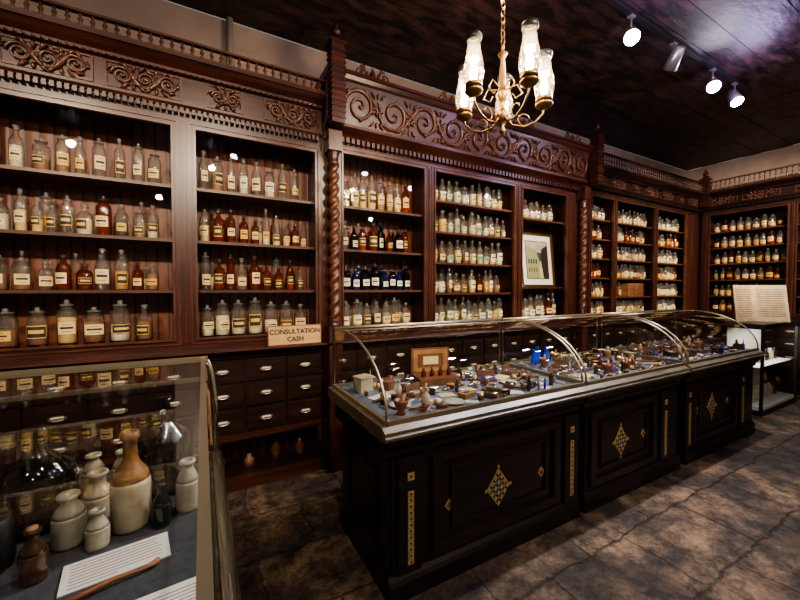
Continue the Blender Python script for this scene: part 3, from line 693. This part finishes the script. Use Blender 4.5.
for i in range(8): b.box(-.09,.09-random.uniform(0,.02) if i<7 else 0,.042-i*.012-.002,.042-i*.012,.003,.0035,'c_brown')
b.obj('information_card',(-.185,1.095,.9312),radians(8))
b=MB(); b.box(-.10,.10,-.04,.04,0,.003,'paper')
for i in range(5): b.box(-.08,.08,.02-i*.011-.002,.02-i*.011,.003,.0035,'c_brown')
b.obj('information_card',(-.09,.90,.9312),radians(5))
b=MB(); b.tube([(0,0,.008),(.05,.0,.012),(.1,.01,.012),(.16,.012,.008),(.19,.02,.01)],[.004,.006,.005,.004,.008],'c_brown',8); b.obj('wooden_spoon',(-.28,.985,.932),radians(10))

# ---------------------------------------------------------------- right display cabinet and open book
b=MB(); x0,x1,y0,y1=6.17,7.45,1.72,2.12
b.box(x0,x1,y0,y1,0,.06,'blacki'); b.box(x0+.02,x1-.02,y0+.02,y1-.02,.06,.10,'paper'); b.box(x0+.03,x1-.03,y0+.05,y1-.03,.60,.61,'paper')
for x in (x0,x1-.03):
    for y in (y0,y1-.03): b.box(x,x+.03,y,y+.03,.06,1.10,'blacki')
b.box(x0-.01,x1+.01,y0-.01,y1+.01,1.10,1.165,'blacki')
b.quad((x0+.015,y0+.015,.1),(x1-.015,y0+.015,.1),(x1-.015,y0+.015,1.1),(x0+.015,y0+.015,1.1),'caseglass')
b.quad((x0+.015,y0+.015,.1),(x0+.015,y1-.015,.1),(x0+.015,y1-.015,1.1),(x0+.015,y0+.015,1.1),'caseglass')
b.box(x0+.03,x1-.03,y1-.02,y1-.01,.1,1.1,'paper')
for i in range(7):
    xx=x0+.14+i*.16
    b.lathe([(.04,0),(.045,.01),(.045,.12),(.02,.15),(.02,.18),(0,.18)],xx,y0+.2,.101,random.choice(['silver','stone','brglass','stone']),12)
    b.lathe([(.035,0),(.04,.01),(.04,.1),(.02,.13),(.02,.16),(0,.16)],xx,y0+.2,.611,random.choice(['stone','lwood','dkglass','stone']),12)
cab=b.obj('museum_display_cabinet')
l=bpy.data.lights.new('case_strip_light','AREA'); l.shape='RECTANGLE'; l.size=1.1; l.size_y=.04; l.energy=7; l.color=(1,.93,.82)
o=bpy.data.objects.new('case_strip_light',l); SC.collection.objects.link(o); o.parent=cab; o.location=(6.81,1.80,1.09)
b=MB()
for sg in (-1,1):
    b.add([(0,0,0),(sg*.33,-.13,0),(sg*.33,-.05,.50),(0,.08,.50),(0,.02,0),(sg*.33,-.11,0),(sg*.33,-.03,.50),(0,.10,.50)],
        [(0,1,2,3),(7,6,5,4),(0,4,5,1),(1,5,6,2),(2,6,7,3),(3,7,4,0)],'stone')
    for i in range(13):
        z=.43-i*.03
        def pt3(f,zz): return (sg*.33*f,-.13*f+.08*zz/.5-.003,zz)
        b.add([pt3(.12,z),pt3(.9,z),pt3(.9,z+.008),pt3(.12,z+.008)],[(0,1,2,3)],'leather')
b.obj('open_book',(6.72,1.97,1.167),radians(-35))

# ---------------------------------------------------------------- chandelier
CZ=2.70
ch=empty('chandelier',(1.60,1.62,CZ))
b=MB()
b.lathe([(0,-.17),(.012,-.16),(.02,-.14),(.008,-.12),(.03,-.09),(.045,-.06),(.03,-.03),(.018,-.01),(.022,.03),(.04,.06),(.03,.09),(.015,.12),(.02,.2),(.012,.28),(.03,.31),(.008,.33),(0,.35)],0,0,0,'abrass',16)
b.tube([(0,0,.34),(0,0,.36)],.01,'abrass')
z=.36; i=0
while z<ZC-CZ-.06:
    pts=[(.014*cos(t)*(1 if i%2 else 0),.014*cos(t)*(0 if i%2 else 1),z+.025+.025*sin(t)) for t in [2*pi*k/12 for k in range(13)]]
    b.tube(pts,.003,'abrass',6); z+=.042; i+=1
b.lathe([(0,-.02),(.02,.0),(.055,.02),(.06,.045)],0,0,ZC-CZ-.045,'abrass',16)
g=MB()
for i in range(5):
    a=radians(-29-72+72*i); c,n=cos(a),sin(a)
    prof=[(.02,-.06),(.06,-.11),(.13,-.12),(.20,-.09),(.245,-.04),(.25,0)]
    pts=[]
    for k in range(len(prof)-1):
        for t in (0,.33,.66): pts.append(tuple((prof[k][j]*(1-t)+prof[k+1][j]*t) for j in (0,1)))
    pts.append(prof[-1])
    b.tube([(r*c,r*n,z) for r,z in pts],.006,'abrass',8)
    b.tube([( (.13+.035*cos(t))*c,(.13+.035*cos(t))*n,-.08+.035*sin(t)) for t in [k*.5 for k in range(11)]],.004,'abrass',6)
    b.tube([(.02*c,.02*n,.10),(.09*c,.09*n,.13),(.12*c,.12*n,.08),(.08*c,.08*n,.05),(.06*c,.06*n,.08)],.004,'abrass',6)
    X,Y=.25*c,.25*n
    b.lathe([(.008,-.02),(.03,-.01),(.050,.005),(.052,.014),(.038,.03),(.018,.032),(.018,.06),(.02,.065),(0,.065)],X,Y,0,'abrass',14)
    g.lathe([(.038,.028),(.045,.05),(.057,.09),(.058,.13),(.050,.18),(.040,.22),(.035,.27),(.040,.305)],X,Y,0,'chim',18,caps=False)
    b.lathe([(.038,.285),(.044,.29),(.045,.315),(.038,.317)],X,Y,0,'blacki',16,caps=False)
    b.lathe([(.037,.028),(.048,.030),(.048,.05),(.042,.052)],X,Y,0,'abrass',16,caps=False)
    b.lathe([(.012,.065),(.020,.09),(.022,.12),(.015,.155),(0,.185)],X,Y,0,'bulb',10)
    l=bpy.data.lights.new('candle_light','POINT'); l.energy=8; l.color=(1,.80,.55); l.shadow_soft_size=.03
    o=bpy.data.objects.new('candle_light',l); SC.collection.objects.link(o); o.parent=ch; o.location=(X,Y,.22)
b.obj('chandelier_frame',parent=ch); g.obj('glass_chimneys',parent=ch)

# ---------------------------------------------------------------- ceiling track spots, plus added fill lights
from mathutils import Vector
b=MB(); b.box(2.7,5.6,1.73,1.77,ZC-.03,ZC,'blacki'); b.obj('ceiling_light_track')
def spot(x,y,tgt,lit=True,e=120,size=70,col=(1,.95,.9),r=.06):
    P=Vector((x,y,ZC-.19)); d=(Vector(tgt)-P).normalized()
    em=empty('ceiling_spotlight',P)
    b=MB()
    b.tube([tuple(-d*.12),tuple(-d*.11),tuple(-d*.02),tuple(d*.07)],[r*.5,r*.8,r*.9,r],'track',18)
    b.tube([tuple(d*.0695),tuple(d*.0715)],[r*.94,r*.94],'spotface' if lit else 'dkglass',18)
    b.tube([(0,0,.16),(0,0,.02)],.008,'track',8); b.box(-.03,.03,-.02,.02,.145,.16,'track')
    b.obj('lamp_head',parent=em)
    if lit:
        l=bpy.data.lights.new('spot_beam','SPOT'); l.energy=e; l.spot_size=radians(size); l.spot_blend=.8; l.color=col; l.shadow_soft_size=.04
        o=bpy.data.objects.new('spot_beam',l); SC.collection.objects.link(o); o.parent=em; o.location=d*.09; o.rotation_euler=d.to_track_quat('-Z','Y').to_euler()
spot(3.18,1.75,(1.2,.3,1.3),True,170,100,(.97,.92,.95))
spot(3.88,1.75,(4.6,3.2,2.1),False)
spot(4.68,1.75,(3.0,.7,2.0),True,190,110,(.97,.92,.95))
spot(5.22,1.75,(4.3,.5,1.4),True,170,110,(.97,.92,.95))
for (x,y,t,e) in ((-1.6,-.6,(-1.1,3.2,1.8),360),(.2,-.8,(.4,3.2,1.8),350),(2.0,-.6,(2.4,3.2,1.8),400),(3.8,-.2,(4.2,3.2,1.9),400),(5.6,.1,(6.2,3.2,2.0),440),(5.4,-.3,(8,2.5,2.1),640)):  # unseen spots added behind the camera to front-light the cabinets
    spot(x,y,t,True,e,58,(1,.82,.60))
spot(.5,.1,(-.3,1.3,.9),True,60,60,(1,.88,.72))  # unseen spot added to brighten the jars in the near-left case
spot(2.6,.3,(2.4,2.0,.95),True,90,70,(1,.9,.8))  # unseen spot aimed into the counter case to brighten it
def pt(n,loc,e,col,r=.05):
    l=bpy.data.lights.new(n,'POINT'); l.energy=e; l.color=col; l.shadow_soft_size=r
    o=bpy.data.objects.new(n,l); SC.collection.objects.link(o); o.location=loc
pt('fill_point_a',(-.6,-1.2,3.2),30,(1,.86,.72)); pt('fill_point_b',(3.4,-1.2,3.2),45,(1,.88,.78))  # bare fill points added out of view to lift the room, no fixtures
pt('added_purple_glow',(3.30,1.45,3.62),9,(.60,.46,1.0),.05); pt('added_purple_glow',(4.85,1.45,3.62),12,(.60,.46,1.0),.05); pt('chandelier_glow',(1.60,1.62,3.35),9,(1,.70,.60),.05)  # added purple points tint ceiling near the spots; warm point has no bulb
b=MB(); b.tube([(.25,3.46,ZC),(.25,3.46,2.9)],.028,'pipe',12); b.obj('vertical_pipe')
b=MB(); b.tube([(4.8,3.45,3.80),(8.25,3.45,3.72)],.02,'pipe',10); b.tube([(8.22,3.42,3.72),(8.22,3.42,3.2)],.02,'pipe',10); b.obj('wall_pipe')

w=bpy.data.worlds.new('World'); SC.world=w; w.use_nodes=True
w.node_tree.nodes['Background'].inputs[0].default_value=(.5,.45,.42,1); w.node_tree.nodes['Background'].inputs[1].default_value=.3
try:
    SC.view_settings.view_transform='AgX'; SC.view_settings.look='AgX - Medium High Contrast'; SC.view_settings.exposure=.65
except Exception as e: print(e)
# ---------------------------------------------------------------- camera
cam=bpy.data.cameras.new('camera'); cam.lens=16.2; cam.sensor_width=36; cam.clip_start=.02
co=bpy.data.objects.new('camera',cam); SC.collection.objects.link(co); co.location=(0,0,1.6)
co.rotation_euler=(radians(90-1.6),0,radians(-29)); SC.camera=co
